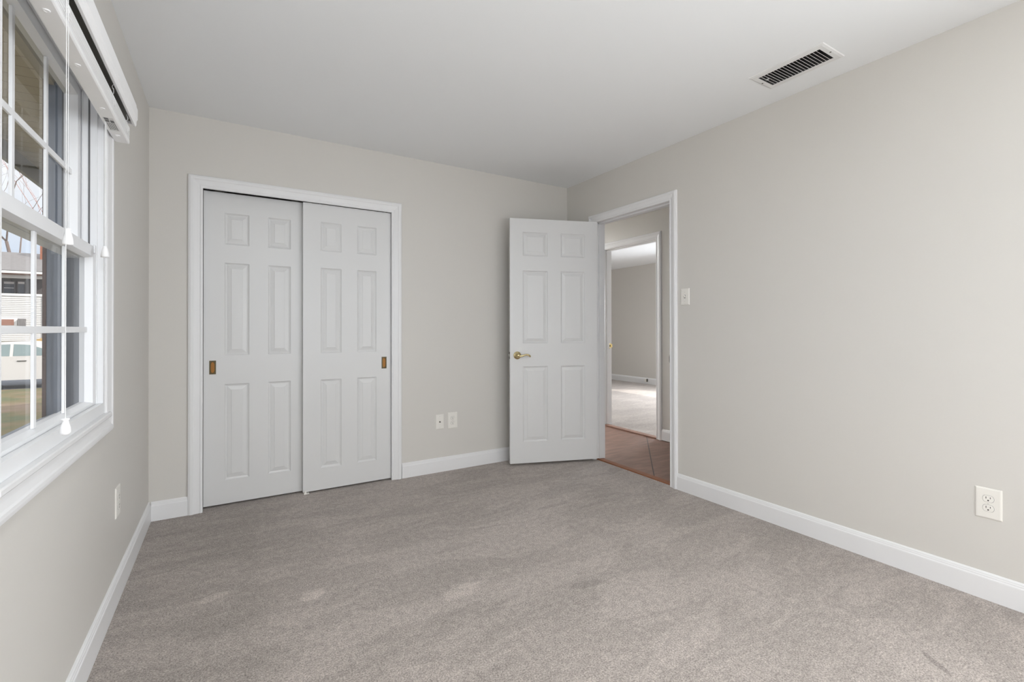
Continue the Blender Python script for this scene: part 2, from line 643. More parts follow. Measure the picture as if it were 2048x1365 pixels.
# baseboards
mb = MB()
mb.prism(BASE, 1, REAR, 0.0)
struct(mb.build('baseboard_left', TRIM), 'white baseboard below the window on the left wall', 'baseboard')
mb = MB()
pb = [(-d, z) for d, z in BASE]
mb.prism(pb, 0, 0.0135, 0.190)
mb.prism(pb, 0, 1.521, W)
struct(mb.build('baseboard_back', TRIM), 'white baseboard either side of the closet', 'baseboard')
mb = MB()
pr = [(W - d, z) for d, z in BASE]
mb.prism(pr, 1, REAR, -1.2525)
mb.prism(pr, 1, -0.3165, -0.0135)
struct(mb.build('baseboard_right', TRIM), 'long white baseboard along the right wall', 'baseboard')
mb = MB()
ph = [(4.16 - d, z) for d, z in BASE]
mb.prism(ph, 1, -3.0, -0.2)
mb.prism(ph, 1, 0.723, 3.0)
struct(mb.build('baseboard_hall', TRIM), 'white baseboard of the hallway beside the second doorway', 'baseboard')
mb = MB()
pf = [(7.70 - d * 1.2, z * 1.1) for d, z in BASE]
mb.prism(pf, 1, -1.28, 5.3)
struct(mb.build('baseboard_far', TRIM), 'white baseboard at the far end of the room across the hallway', 'baseboard')

# ------------------------------------------------------------------ casings, jambs, thresholds
mb = MB()
casing(mb, 1, 0.0, -1, 0.266, 1.442, 2.000, width=0.076)
t1 = struct(mb.build('trim_1', TRIM), 'white moulded casing around the closet opening', 'door casing')
mb = MB()
mb.box(CLX0 - 0.004, CLX0 - 0.0005, 0.0, 0.12, 0, CLT)
mb.box(CLX1 + 0.0005, CLX1 + 0.004, 0.0, 0.12, 0, CLT)
mb.build('jamb', TRIM, t1)
mb = MB()
mb.box(CLX0, CLX1, 0.004, 0.115, 2.028, 2.045)
tr_ = mb.build('sliding_track', DARK, t1)
tr_['label'] = 'dark overhead track'

mb = MB()
casing(mb, 0, W, -1, DY0 - 0.004, DY1 + 0.004, DT - 0.003, width=0.064)
t2 = struct(mb.build('trim_2', TRIM), 'white moulded casing around the bedroom doorway', 'door casing')
mb = MB()
mb.box(W - 0.001, W + 0.111, DY0 - 0.016, DY0, 0, DT + 0.014)
mb.box(W - 0.001, W + 0.111, DY1, DY1 + 0.016, 0, DT + 0.014)
mb.box(W - 0.001, W + 0.111, DY0, DY1, DT, DT + 0.015)
# stops
mb.box(W + 0.040, W + 0.075, DY0, DY0 + 0.009, 0, DT)
mb.box(W + 0.040, W + 0.075, DY1 - 0.009, DY1, 0, DT)
mb.box(W + 0.040, W + 0.075, DY0, DY1, DT - 0.011, DT)
mb.build('jamb', TRIM, t2)
mb = MB()
mb.box(W - 0.004, W + 0.026, DY0 - 0.0005, DY0 + 0.0015, 0.882, 0.942)
mb.box(W - 0.007, W - 0.002, DY0 - 0.006, DY0 + 0.0015, 0.892, 0.932)
sk = mb.build('strike_plate', STEEL, t2)
sk['label'] = 'small grey metal strike plate'
mb = MB()
casing(mb, 0, W + 0.11, 1, DY0 - 0.005, DY1 + 0.005, DT - 0.003, width=0.068, z0=-0.005)
mb.build('hall_side_casing', TRIM, t2)

mb = MB()
casing(mb, 0, 4.16, -1, FY0 - 0.002, FY1 + 0.002, FT + 0.004, width=0.070, z0=-0.005)
t3 = struct(mb.build('trim_3', TRIM), 'white casing around the second doorway across the hallway', 'door casing')
mb = MB()
mb.box(4.159, 4.271, FY0 - 0.016, FY0, 0, FT + 0.014)
mb.box(4.159, 4.271, FY1, FY1 + 0.016, 0, FT + 0.014)
mb.box(4.159, 4.271, FY0, FY1, FT, FT + 0.015)
mb.box(4.19, 4.225, FY1 - 0.011, FY1, 0, FT)
mb.box(4.19, 4.225, FY0, FY0 + 0.011, 0, FT)
mb.box(4.19, 4.225, FY0, FY1, FT - 0.011, FT)
mb.build('jamb', TRIM, t3)
mb = MB()
mb.box(4.232, 4.262, FY1 - 0.0025, FY1 + 0.001, 0.897, 0.957)
mb.box(4.262, 4.276, FY1 - 0.010, FY1 - 0.0005, 0.908, 0.946, bevel=0.002)
sk = mb.build('strike_plate', BRASS, t3)
sk['label'] = 'small brass strike plate with curved lip'
mb = MB()
mb.box(4.239, 4.250, FY1 - 0.0032, FY1 - 0.001, 0.916, 0.938)
mb.build('strike_hole', SLOT, sk)

mb = MB()
mb.prism([(3.118, -0.01), (3.118, 0.003), (3.122, 0.007), (3.176, 0.005), (3.190, -0.004), (3.190, -0.02), (3.118, -0.02)], 1, DY0 + 0.0005, DY1 - 0.0005)
struct(mb.build('trim_4', WOOD), 'reddish brown wood threshold strip below the bedroom doorway', 'threshold')
mb = MB()
mb.prism([(4.153, -0.01), (4.153, 0.006), (4.160, 0.011), (4.205, 0.011), (4.228, 0.003), (4.228, -0.01)], 1, FY0 + 0.0005, FY1 - 0.0005)
struct(mb.build('trim_5', WOOD2), 'brown wood threshold strip between hallway tiles and pale carpet', 'threshold')


# ------------------------------------------------------------------ six-panel doors
def panel_door(mb, width, height, thick, cols, rows, both=False):
    """local: x 0..width, front face at y=0 looking to -y, body to +y; z 0..height"""
    bm = mb.bm
    xs = sorted({0, width, *[c for p in cols for c in p]})
    zs = sorted({0, height, *[c for p in rows for c in p]})
    panels = {(a[0], r[0]) for a in cols for r in rows}
    prof = [(0.0, 0.0), (0.0015, 0.0025), (0.007, 0.0065), (0.012, 0.0085), (0.0155, 0.0085), (0.017, 0.0070), (0.037, 0.0020), (0.0385, 0.0006)]

    def face(y, s):
        for i in range(len(xs) - 1):
            for j in range(len(zs) - 1):
                x0, x1, z0, z1 = xs[i], xs[i + 1], zs[j], zs[j + 1]
                if (x0, z0) in panels:
                    loops = []
                    for ins, d in prof:
                        loops.append([bm.verts.new((x0 + ins, y + s * d, z0 + ins)), bm.verts.new((x1 - ins, y + s * d, z0 + ins)),
                                      bm.verts.new((x1 - ins, y + s * d, z1 - ins)), bm.verts.new((x0 + ins, y + s * d, z1 - ins))])
                    for k in range(len(loops) - 1):
                        A, B = loops[k], loops[k + 1]
                        for q in range(4):
                            bm.faces.new((A[q], A[(q + 1) % 4], B[(q + 1) % 4], B[q]))
                    bm.faces.new(loops[-1])
                else:
                    bm.faces.new([bm.verts.new(p) for p in ((x0, y, z0), (x1, y, z0), (x1, y, z1), (x0, y, z1))])
    face(0.0, 1)
    if both:
        face(thick, -1)
    else:
        mb.poly([(0, thick, 0), (0, thick, height), (width, thick, height), (width, thick, 0)])
    mb.poly([(0, 0, 0), (0, 0, height), (0, thick, height), (0, thick, 0)])
    mb.poly([(width, 0, 0), (width, thick, 0), (width, thick, height), (width, 0, height)])
    mb.poly([(0, 0, 0), (0, thick, 0), (width, thick, 0), (width, 0, 0)])
    mb.poly([(0, 0, height), (width, 0, height), (width, thick, height), (0, thick, height)])
    bmesh.ops.remove_doubles(bm, verts=bm.verts[:], dist=1e-5)


def flush_pull(parent, cx, cz):
    w2, h2 = 0.018, 0.0435
    mb = MB()
    # rim plate as a frame with a rounded slot
    n = 24
    outer, inner = [], []
    for k in range(n):
        a = 2 * math.pi * (k + 0.5) / n
        ca, sa = math.cos(a), math.sin(a)
        m_ = max(abs(ca) / w2, abs(sa) / h2)
        outer.append((ca / m_, sa / m_))
        ex = (abs(ca) ** 4 / 0.0118 ** 4 + abs(sa) ** 4 / 0.036 ** 4) ** -0.25
        inner.append((ca * ex, sa * ex))
    rings = [[(x, 0.0, z) for x, z in outer], [(x * 0.97, -0.0038, z * 0.985) for x, z in outer],
             [(x, -0.0040, z) for x, z in inner], [(x * 0.86, -0.0006, z * 0.94) for x, z in inner]]
    vs = [[mb.bm.verts.new((cx + p[0], p[1], cz + p[2])) for p in r] for r in rings]
    for a, b in zip(vs, vs[1:]):
        for k in range(n):
            mb.bm.faces.new((a[k], a[(k + 1) % n], b[(k + 1) % n], b[k]))
    rim = mb.build('flush_pull', OLDRIM, parent)
    rim['label'] = 'recessed antique brass pull'
    mb = MB()
    mb.box(cx - 0.0104, cx + 0.0104, -0.0009, 0.001, cz - 0.0345, cz + 0.0345)
    mb.build('pull_cup', OLDPAN, rim)


CROWS = [(0.149, 0.764), (0.949, 1.543), (1.661, 1.863)]
for i, (x0, y, zb, zt, pull, lab) in enumerate((
        (0.2665, 0.055, 0.012, 2.003, 0.049, 'white six panel sliding closet door with its brass pull at the left edge'),
        (0.8365, 0.012, 0.012, 1.998, 0.555, 'white six panel sliding closet door in front with its brass pull at the right edge'))):
    mb = MB()
    dw = 0.606
    panel_door(mb, dw, zt - zb, 0.035, [(0.113, 0.251), (0.361, 0.498)], CROWS)
    d = mb.build('door_%d' % (i + 2), DOOR, loc=(x0, y, zb))
    struct(d, lab, 'closet door')
    flush_pull(d, pull, 0.874 if i == 0 else 0.866)
    for hx in (0.08, 0.53):
        mb = MB()
        mb.box(hx - 0.025, hx + 0.025, 0.010, 0.014, zt - zb - 0.002, 2.028 - zb)
        h = mb.build('track_hanger', STEEL, d)

# floor guide between the closet doors
mb = MB()
mb.box(0.842, 0.874, -0.004, 0.100, 0.0, 0.006, bevel=0.001)
mb.box(0.844, 0.858, 0.0025, 0.0095, 0.004, 0.022, bevel=0.001)
mb.box(0.844, 0.858, 0.0490, 0.0525, 0.004, 0.022)
tag(mb.build('floor_guide', PLATE), 'tiny white plastic floor guide where the two closet doors overlap', 'door guide')

# open bedroom door
ANG = math.atan2(0.331, -0.944)
DOORW = 0.760
mb = MB()
panel_door(mb, DOORW, 2.020, 0.035, [(0.113, 0.325), (0.439, 0.653)],
           [(0.174, 0.798), (0.988, 1.590), (1.711, 1.908)], both=True)
# local front looks to -y; flip so that the front looks to +y (towards the room)
for v in mb.bm.verts:
    v.co.y = -v.co.y
d1 = mb.build('door_1', DOOR, loc=(3.0915, -0.427, 0.020))
d1.rotation_euler = (0, 0, ANG)
struct(d1, 'white six panel bedroom door standing open with a brass lever handle', 'door')
HX, HZ = DOORW - 0.060, 0.890
mb = MB()
mb.lathe([(0.0, 0.0), (0.032, 0.0), (0.0325, 0.003), (0.031, 0.006), (0.027, 0.008), (0.024, 0.0085), (0.021, 0.011),
          (0.015, 0.016), (0.013, 0.022), (0.0125, 0.040), (0.014, 0.046), (0.013, 0.052), (0.006, 0.056), (0.0, 0.0565)], (HX, 0.0, HZ), (0, 1, 0), 28)
hd = mb.build('door_handle', BRASS, d1, smooth=True)
hd['label'] = 'polished brass lever handle with round rosette'
mb = MB()
mb.tube([(HX + 0.004, 0.046, HZ - 0.001), (HX - 0.012, 0.048, HZ - 0.004), (HX - 0.030, 0.050, HZ - 0.003), (HX - 0.050, 0.050, HZ + 0.004),
         (HX - 0.068, 0.049, HZ + 0.007), (HX - 0.084, 0.047, HZ + 0.004), (HX - 0.096, 0.043, HZ - 0.004), (HX - 0.101, 0.038, HZ - 0.011)],
        [0.009, 0.0095, 0.0085, 0.0075, 0.0075, 0.0080, 0.0085, 0.0060], 12)
mb.build('lever', BRASS, hd, smooth=True)
mb = MB()
mb.lathe([(0.0, 0.0), (0.032, 0.0), (0.0325, 0.003), (0.031, 0.006), (0.024, 0.0085), (0.015, 0.016), (0.013, 0.030), (0.0, 0.0305)], (HX, -0.035, HZ), (0, -1, 0), 24)
mb.tube([(HX + 0.004, -0.070, HZ), (HX - 0.030, -0.074, HZ - 0.003), (HX - 0.068, -0.073, HZ + 0.006), (HX - 0.100, -0.062, HZ - 0.008)], [0.009, 0.0085, 0.0075, 0.006], 10)
mb.lathe([(0.012, 0.0), (0.012, 0.042)], (HX, -0.035, HZ), (0, -1, 0), 12)
mb.build('door_handle', BRASS, d1, smooth=True)
mb = MB()
mb.box(DOORW - 0.0005, DOORW + 0.0015, -0.031, -0.004, HZ - 0.029, HZ + 0.029)
mb.prism([(DOORW, -0.024), (DOORW + 0.011, -0.010), (DOORW + 0.011, -0.008), (DOORW, -0.008)], 2, HZ - 0.010, HZ + 0.012)
lt = mb.build('latch', STEEL, d1)
lt['label'] = 'dark metal latch on the door edge'
for hz in (0.24, 1.02, 1.74):
    mb = MB()
    mb.lathe([(0.0, 0.0), (0.006, 0.001), (0.006, 0.088), (0.0, 0.089)], (-0.003, -0.0395, hz), (0, 0, 1), 12)
    mb.box(-0.0012, 0.0005, -0.034, -0.004, hz, hz + 0.089)
    mb.build('hinge', STEEL, d1)


# ------------------------------------------------------------------ electrical plates
def frame_on_wall(name, loc, rz):
    """local frame: face looks to local -y, x to the right, z up"""
    return empty(name, loc, rz)


def plate_mesh(name, parent, w_, h_, t=0.0055, m=None):
    mb = MB()
    a, b = w_ / 2, h_ / 2
    st = []
    for ins, y in ((0, 0), (0, -t * 0.35), (0.0018, -t * 0.8), (0.006, -t)):
        st.append([(-a + ins, y, -b + ins), (a - ins, y, -b + ins), (a - ins, y, b - ins), (-a + ins, y, b - ins)])
    mb.sweep(st)
    return mb.build(name, m or PLATE, parent)


def screw(parent, x, z, y=-0.0055, r=0.0032, name='screw'):
    mb = MB()
    mb.lathe([(r, 0), (r, 0.0006), (r * 0.7, 0.0012), (0, 0.0013)], (x, y, z), (0, -1, 0), 12)
    o = mb.build(name, PLATE, parent)
    mb = MB()
    mb.box(x - r * 0.8, x + r * 0.8, y - 0.0016, y - 0.0011, z - 0.0004, z + 0.0004)
    mb.build('screw_slot', SLOT, o)
    return o


def outlet(loc, rz, w_, h_, label):
    e = frame_on_wall('wall_outlet', loc, rz)
    tag(e, label, 'outlet')
    plate_mesh('cover_plate', e, w_, h_)
    for dz in (0.0195, -0.0195):
        mb = MB()
        pts = []
        for k in range(32):
            a = 2 * math.pi * k / 32
            x, z = 0.0172 * math.cos(a), 0.0172 * math.sin(a)
            pts.append((x, max(-0.0135, min(0.0135, z))))
        st = [[(x, -0.0050, dz + z) for x, z in pts], [(x, -0.0068, dz + z) for x, z in pts], [(x * 0.95, -0.0074, dz + z * 0.94) for x, z in pts]]
        mb.sweep(st)
        rc = mb.build('receptacle', PLATE, e)
        mb = MB()
        mb.box(-0.0074, -0.0054, -0.0078, -0.0070, dz + 0.0000, dz + 0.0085)
        mb.box(0.0054, 0.0072, -0.0078, -0.0070, dz + 0.0010, dz + 0.0080)
        mb.lathe([(0.0027, 0), (0.0027, 0.0008), (0, 0.0009)], (0, -0.0070, dz - 0.0065), (0, -1, 0), 12)
        mb.build('slots', SLOT, rc)
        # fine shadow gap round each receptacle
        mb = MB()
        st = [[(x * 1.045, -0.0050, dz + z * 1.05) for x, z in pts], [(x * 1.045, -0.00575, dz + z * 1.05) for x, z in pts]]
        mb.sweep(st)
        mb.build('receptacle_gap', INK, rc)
    screw(e, 0, 0)
    return e


RZ_RIGHT = math.radians(-90)   # local -y -> world -x
RZ_LEFT = math.radians(90)     # local -y -> world +x
outlet((W, -2.822, 0.400), RZ_RIGHT, 0.081, 0.126, 'duplex outlet with cream plate low on the right wall')
outlet((1.939, 0.0, 0.395), 0.0, 0.081, 0.127, 'duplex outlet on the back wall beside the small cable plate')
outlet((0.0, -0.906, 0.404), RZ_LEFT, 0.083, 0.126, 'outlet seen edge on below the window wall corner')

e = frame_on_wall('cable_plate', (1.828, 0.0, 0.394), 0.0)
tag(e, 'small cream cable jack plate left of the outlet on the back wall', 'cable plate')
plate_mesh('cover_plate', e, 0.068, 0.116)
mb = MB()
mb.lathe([(0.0062, 0), (0.0062, 0.003), (0.0048, 0.003), (0.0048, 0.011), (0.0034, 0.011), (0.0034, 0.006), (0, 0.006)], (0, -0.0052, 0), (0, -1, 0), 14)
mb.build('coaxial_jack', STEEL, e)
screw(e, 0, 0.042)
screw(e, 0, -0.042)

e = frame_on_wall('light_switch', (W, -1.317, 1.350), RZ_RIGHT)
tag(e, 'single toggle light switch beside the bedroom doorway', 'light switch')
plate_mesh('cover_plate', e, 0.070, 0.114)
mb = MB()
mb.box(-0.0055, 0.0055, -0.0062, -0.0040, -0.012, 0.012)
mb.build('toggle_slot', INK, e)
mb = MB()
mb.prism([(-0.004, -0.008), (-0.004, 0.005), (-0.019, 0.011), (-0.020, 0.006), (-0.009, -0.008)], 0, -0.0045, 0.0045)
mb.build('toggle', PLATE, e)
screw(e, 0, 0.030)
screw(e, 0, -0.030)

e = frame_on_wall('wall_jack', (7.683, 3.24, 0.075), RZ_RIGHT)
tag(e, 'small jack box with dark side on the far baseboard through the doorway', 'jack')
mb = MB()
mb.box(-0.03, 0.012, -0.035, 0.0, -0.03, 0.03, bevel=0.004)
mb.build('jack_box', PLATE, e)
mb = MB()
mb.box(0.012, 0.024, -0.036, 0.0, -0.026, 0.034, bevel=0.003)
jd = mb.build('jack_side', STEEL, e)
jd['label'] = 'dark grey side'

# ------------------------------------------------------------------ ceiling vent
v = empty('ceiling_vent', (2.8255, -2.1945, H))
tag(v, 'white louvred air vent in the ceiling near the right wall', 'vent')
fx, fy = 0.1025, 0.180
ix, iy = 0.0675, 0.1485
mb = MB()
st = []
for (ax_, ay_, z) in ((fx, fy, 0.0), (fx - 0.002, fy - 0.002, -0.004), (fx - 0.012, fy - 0.012, -0.0075), (ix, iy, -0.0075), (ix, iy, -0.0045)):
    st.append([(-ax_, -ay_, z), (ax_, -ay_, z), (ax_, ay_, z), (-ax_, ay_, z)])
loops = [[mb.bm.verts.new(p) for p in s] for s in st]
for a, b in zip(loops, loops[1:]):
    for k in range(4):
        mb.bm.faces.new((a[k], a[(k + 1) % 4], b[(k + 1) % 4], b[k]))
mb.build('vent_frame', VENT, v)
mb = MB()
for (a0, a1, b0, b1, z0, z1) in ((-ix, ix, -iy, iy, 0.13, 0.134), (-ix - 0.003, -ix, -iy, iy, -0.0045, 0.134), (ix, ix + 0.003, -iy, iy, -0.0045, 0.134),
                                 (-ix, ix, -iy - 0.003, -iy, -0.0045, 0.134), (-ix, ix, iy, iy + 0.003, -0.0045, 0.134)):
    mb.box(a0, a1, b0, b1, z0, z1)
dk = mb.build('duct', DUCT, v)
dk['label'] = 'dark duct seen between the louvres'
pitch = 2 * iy / 19
proto = None
for k in range(1, 19):
    y = -iy + k * pitch
    if proto is None:
        mb = MB()
        mb.prism([(-0.0011, -0.0072), (0.0011, -0.0072), (0.0094, 0.0030), (0.0080, 0.0034)], 0, -ix, ix)
        proto = mb.build('louvre', VENT, v)
        proto.location = (0, y, 0)
    else:
        o = proto.copy()
        COL.objects.link(o)
        o.parent = v
        o.location = (0, y, 0)
mb = MB()
mb.box(-0.004, 0.004, iy - 0.020, iy - 0.004, 0.000, 0.004)
for dy, nm in ((0.164, 'screw'), (-0.164, 'screw')):
    m2 = MB()
    m2.lathe([(0.0045, 0), (0.0045, 0.001), (0.003, 0.002), (0, 0.0022)], (0.0, dy, -0.0072), (0, 0, -1), 12)
    m2.build(nm, STEEL, v)
mb.build('damper_lever', VENT, v)

# ------------------------------------------------------------------ unseen ceiling lamps, added as fill for the bedroom and the hallway
def fill_lamp(loc, r, strength, label):
    hl = empty('fill_lamp', loc)
    tag(hl, label, 'ceiling lamp')
    mb = MB()
    mb.lathe([(0.0, 0.0), (r, 0.0), (r * 1.02, -0.008), (r * 1.02, -0.085), (r * 0.97, -0.090), (r * 0.95, -0.080), (r * 0.95, -0.010), (0.0, -0.010)][::-1], (0, 0, 0), (0, 0, 1), 32)
    mb.build('lamp_housing', TRIM, hl)
    gm = bpy.data.materials.new('lamp_glow')
    gm.use_nodes = True
    gb = gm.node_tree.nodes['Principled BSDF']
    gb.inputs['Base Color'].default_value = (0.8, 0.8, 0.8, 1)
    gb.inputs['Emission Color'].default_value = (0.95, 0.985, 1.0, 1)
    gb.inputs['Emission Strength'].default_value = strength
    mb = MB()
    mb.lathe([(0.0, -0.086), (r * 0.94, -0.082), (r * 0.94, -0.078), (0.0, -0.078)], (0, 0, 0), (0, 0, 1), 32)
    mb.build('lamp_diffuser', gm, hl)


fill_lamp((0.75, -4.30, H), 0.20, 98.0, 'unseen drum lamp added behind the viewpoint to fill the bedroom with light')
fill_lamp((3.62, 1.75, H), 0.14, 235.0, 'unseen drum lamp added to brighten the hallway')

# ------------------------------------------------------------------ window
GL, GR = -2.035, -1.250           # glass edges along y
P3 = (GR - GL) / 3
win = empty('window_1', (0, 0, 0))
struct(win, 'white double hung window with white grilles in the left wall', 'window')
mb = MB()
casing(mb, 0, 0.0, 1, WY0 - 0.001, WY1 + 0.001, WZ1 + 0.001, width=0.077, bottom=WZ0 + 0.001)
mb.build('window_casing', TRIM, win)
mb = MB()
mb.prism([(-0.004, 0.797), (0.0185, 0.797), (0.021, 0.801), (0.021, 0.811), (0.0185, 0.815), (-0.004, 0.815)], 1, WY0 - 0.03, WY1 + 0.03)
mb.build('window_sill', TRIM, win)
# frame: outer ring in the opening, with ledge and tracks
mb = MB()
JR, JL = -1.200, -2.085


def ring(mb, x0, x1, ya, yb, za, zb, yA, yB, zA, zB):
    mb.box(x0, x1, yA, ya, zA, zB)
    mb.box(x0, x1, yb, yB, zA, zB)
    mb.box(x0, x1, ya, yb, zA, za)
    mb.box(x0, x1, ya, yb, zb, zB)


ring(mb, -0.115, -0.012, JL, JR, 0.838, 1.998, WY0 + 0.0005, WY1 - 0.0005, WZ0 + 0.0005, WZ1 - 0.0005)
ring(mb, -0.012, 0.004, JL - 0.012, JR + 0.012, 0.856, 1.990, WY0 + 0.0005, WY1 - 0.0005, 0.8155, WZ1 - 0.0005)
# parting strips between the two sash tracks
mb.box(-0.0535, -0.0510, JR - 0.006, JR, 0.838, 1.998)
mb.box(-0.0535, -0.0510, JL, JL + 0.006, 0.838, 1.998)
mb.build('window_frame', VINYL, win)


def sash(name, xf, zA, zB, zg0, zg1, label=None):
    """sash with room face at xf, depth .038, glass .020 behind it"""
    xb, xg = xf - 0.036, xf - 0.020
    ya, yb = JL + 0.001, JR - 0.001
    mb = MB()
    # stiles and rails with a bevel down to the glass
    bev = 0.006
    o = [(ya, zA), (yb, zA), (yb, zB), (ya, zB)]
    i0 = [(GL - bev, zg0 - bev), (GR + bev, zg0 - bev), (GR + bev, zg1 + bev), (GL - bev, zg1 + bev)]
    i1 = [(GL, zg0), (GR, zg0), (GR, zg1), (GL, zg1)]
    loops = []
    for x, pts in ((xb, o), (xf, o), (xf, i0), (xg - 0.002, i1), (xb, i1)):
        loops.append([mb.bm.verts.new((x, p[0], p[1])) for p in pts])
    for k in range(5):
        A, B = loops[k], loops[(k + 1) % 5]
        for q in range(4):
            mb.bm.faces.new((A[q], A[(q + 1) % 4], B[(q + 1) % 4], B[q]))
    sa = mb.build(name, VINYL, win)
    zm = (zg0 + zg1) / 2
    mb = MB()
    for k in (1, 2):
        y = GL + P3 * k
        mb.box(xg - 0.001, xg + 0.006, y - 0.0095, y + 0.0095, zg0, zg1, bevel=0.0015)
    mb.box(xg - 0.001, xg + 0.0058, GL, GR, zm - 0.0095, zm + 0.0095, bevel=0.0015)
    mb.build('grille', VINYL, sa)
    mb = MB()
    mb.poly([(xg - 0.002, GL, zg0), (xg - 0.002, GR, zg0), (xg - 0.002, GR, zg1), (xg - 0.002, GL, zg1)])
    mb.build('pane', GLASS, sa)
    return sa


up = sash('upper_sash', -0.056, 1.385, 1.997, 1.410, 1.955)
lo = sash('lower_sash', -0.0145, 0.839, 1.428, 0.872, 1.384)
mb = MB()
mb.box(-0.030, -0.0135, -1.245, -1.222, 1.4285, 1.4345, bevel=0.002)
mb.box(-0.0145, -0.0095, -1.242, -1.225, 1.402, 1.432, bevel=0.003)
mb.build('tilt_latch', VINYL, lo)
# outside of the window: slate reveal, beige head, sill
mb = MB()
mb.box(-0.136, -0.1155, GR + 0.006, GR + 0.10, 0.80, 2.08)
mb.box(-0.1155, -0.0965, GR - 0.004, GR + 0.0495, 0.84, 1.985)
mb.box(-0.136, -0.1155, GL - 0.10, GL - 0.006, 0.80, 2.08)
mb.box(-0.0960, -0.0545, JR - 0.005, JR - 0.0005, 0.8405, 1.3845)
mb.build('exterior_side_trim', SLATE, win)
mb = MB()
mb.box(-0.0365, -0.0315, JR - 0.0015, JR - 0.0002, 1.43, 1.997)  # dark parting gap between the tracks, painted as a thin strip
ws = mb.build('track_gap_strip', INK, win)
ws['label'] = 'dark gap in the right track drawn as a grey strip'
mb = MB()
mb.box(-0.146, -0.1365, GR + 0.002, GR + 0.12, 0.80, 2.10)
mb.box(-0.146, -0.1365, GL - 0.12, GL - 0.002, 0.80, 2.10)
br = mb.build('exterior_corner', BROWN, win)
mb = MB()
mb.box(-0.136, -0.1155, GL - 0.006, GR + 0.006, 1.978, 2.08)
mb.box(-0.150, -0.1365, GL - 0.10, GR + 0.10, 1.992, 2.08)
mb.build('exterior_head_trim', BEIGE, win)
mb = MB()
mb.prism([(-0.1155, 0.838), (-0.1155, 0.80), (-0.165, 0.80), (-0.165, 0.818)], 1, GL - 0.006, GR + 0.006)
mb.build('exterior_sill', SLATE, win)

# ------------------------------------------------------------------ raised blind
bl = empty('window_blind', (0.0, -1.645, 2.03))
tag(bl, 'white slatted blind pulled all the way up at the window top', 'blind')


def bpart(mb, name, m, parent=None, smooth=False):
    for v_ in mb.bm.verts:
        v_.co -= Vector((0.0, -1.645, 2.03))
    return mb.build(name, m, parent or bl, smooth=smooth)


BY0, BY1 = -2.205, -1.082
mb = MB()
# valance with a moulded front, clipped end
vp = [(0.073, 1.945), (0.081, 1.943), (0.084, 1.950), (0.0845, 1.965), (0.088, 1.972), (0.088, 2.012), (0.0845, 2.020), (0.084, 2.030), (0.080, 2.036), (0.073, 2.036)]
mb.prism(vp, 1, BY0 - 0.010, BY1 + 0.012)
mb.prism([(0.020, 1.948), (0.073, 1.948), (0.073, 2.034), (0.020, 2.034)], 1, BY1 + 0.003, BY1 + 0.011)
mb.prism([(0.020, 1.948), (0.073, 1.948), (0.073, 2.034), (0.020, 2.034)], 1, BY0 - 0.009, BY0 - 0.001)
bpart(mb, 'valance', BLIND)
mb = MB()
mb.box(0.021, 0.066, BY0 + 0.002, BY1 - 0.002, 1.958, 2.030)
hr = bpart(mb, 'headrail', STEEL)
hr['label'] = 'dark metal headrail in the gap below the valance'
mb = MB()
rnd = random.Random(4)
z = 1.8835
while z < 1.930:
    j = rnd.uniform(-0.0006, 0.0006)
    mb.box(0.0185 + j, 0.0640 + j, BY0 + rnd.uniform(0, 0.003), BY1 - rnd.uniform(0, 0.003), z, z + 0.0024)
    z += 0.00315
bpart(mb, 'slat_stack', BLIND)
mb = MB()
rp2 = [(0.0180, 1.868), (0.0215, 1.8655), (0.0605, 1.8655), (0.0640, 1.868), (0.0640, 1.880), (0.0615, 1.883), (0.0205, 1.883), (0.0180, 1.880)]
mb.prism(rp2, 1, BY0, BY1)
rail = bpart(mb, 'bottom_rail', BLIND)
for y in (-1.98, -1.72, -1.42, -1.165):
    mb = MB()
    mb.lathe([(0.0075, 0), (0.0070, 0.0022), (0.0045, 0.0026), (0.004, 0.0015), (0, 0.0015)], (0.041, y, 1.8655), (0, 0, -1), 16)
    bpart(mb, 'rail_plug', BLIND, rail)
mb = MB()
mb.box(0.027, 0.055, -1.340, -1.215, 1.8650, 1.8654)
st_ = bpart(mb, 'sticker', PAPER, rail)
st_['label'] = 'small printed paper sticker'
mb = MB()
mb.box(0.029, 0.041, -1.338, -1.322, 1.8647, 1.8650)
mb.box(0.029, 0.040, -1.318, -1.300, 1.8647, 1.8650)
mb.box(0.043, 0.053, -1.318, -1.296, 1.8647, 1.8650)
for k in range(5):
    mb.box(0.030 + 0.005 * k, 0.032 + 0.005 * k, -1.292, -1.224 - 0.004 * (k % 2), 1.8647, 1.8650)
o_ = bpart(mb, 'sticker_print', INK, rail)
# ladder strings bunched in front of the stack
for y in (-1.95, -1.42, -1.165):
    mb = MB()
    r2 = random.Random(int(-y * 100))
    pts = [(0.0655, y, 1.884)]
    for k in range(14):
        pts.append((0.066 + r2.uniform(0, 0.006), y + r2.uniform(-0.012, 0.012), 1.886 + 0.005 * k))
    mb.tube(pts, 0.0008, 5)
    mb.tube([(0.066, y + 0.01, 1.925), (0.072, y + 0.014, 1.905), (0.073, y + 0.006, 1.890), (0.069, y + 0.022, 1.886), (0.067, y + 0.040, 1.889)], 0.0008, 5)
    bpart(mb, 'ladder_string', CORD)


def tassel(mb, x, y, ztop, h, r):
    mb.lathe([(0.0, 0.0), (r * 0.95, 0.0008), (r, h * 0.12), (r * 0.93, h * 0.35), (r * 0.62, h * 0.75), (r * 0.45, h * 0.92), (r * 0.55, h * 0.96), (r * 0.4, h), (0, h)],
             (x, y, ztop - h), (0, 0, 1), 18)


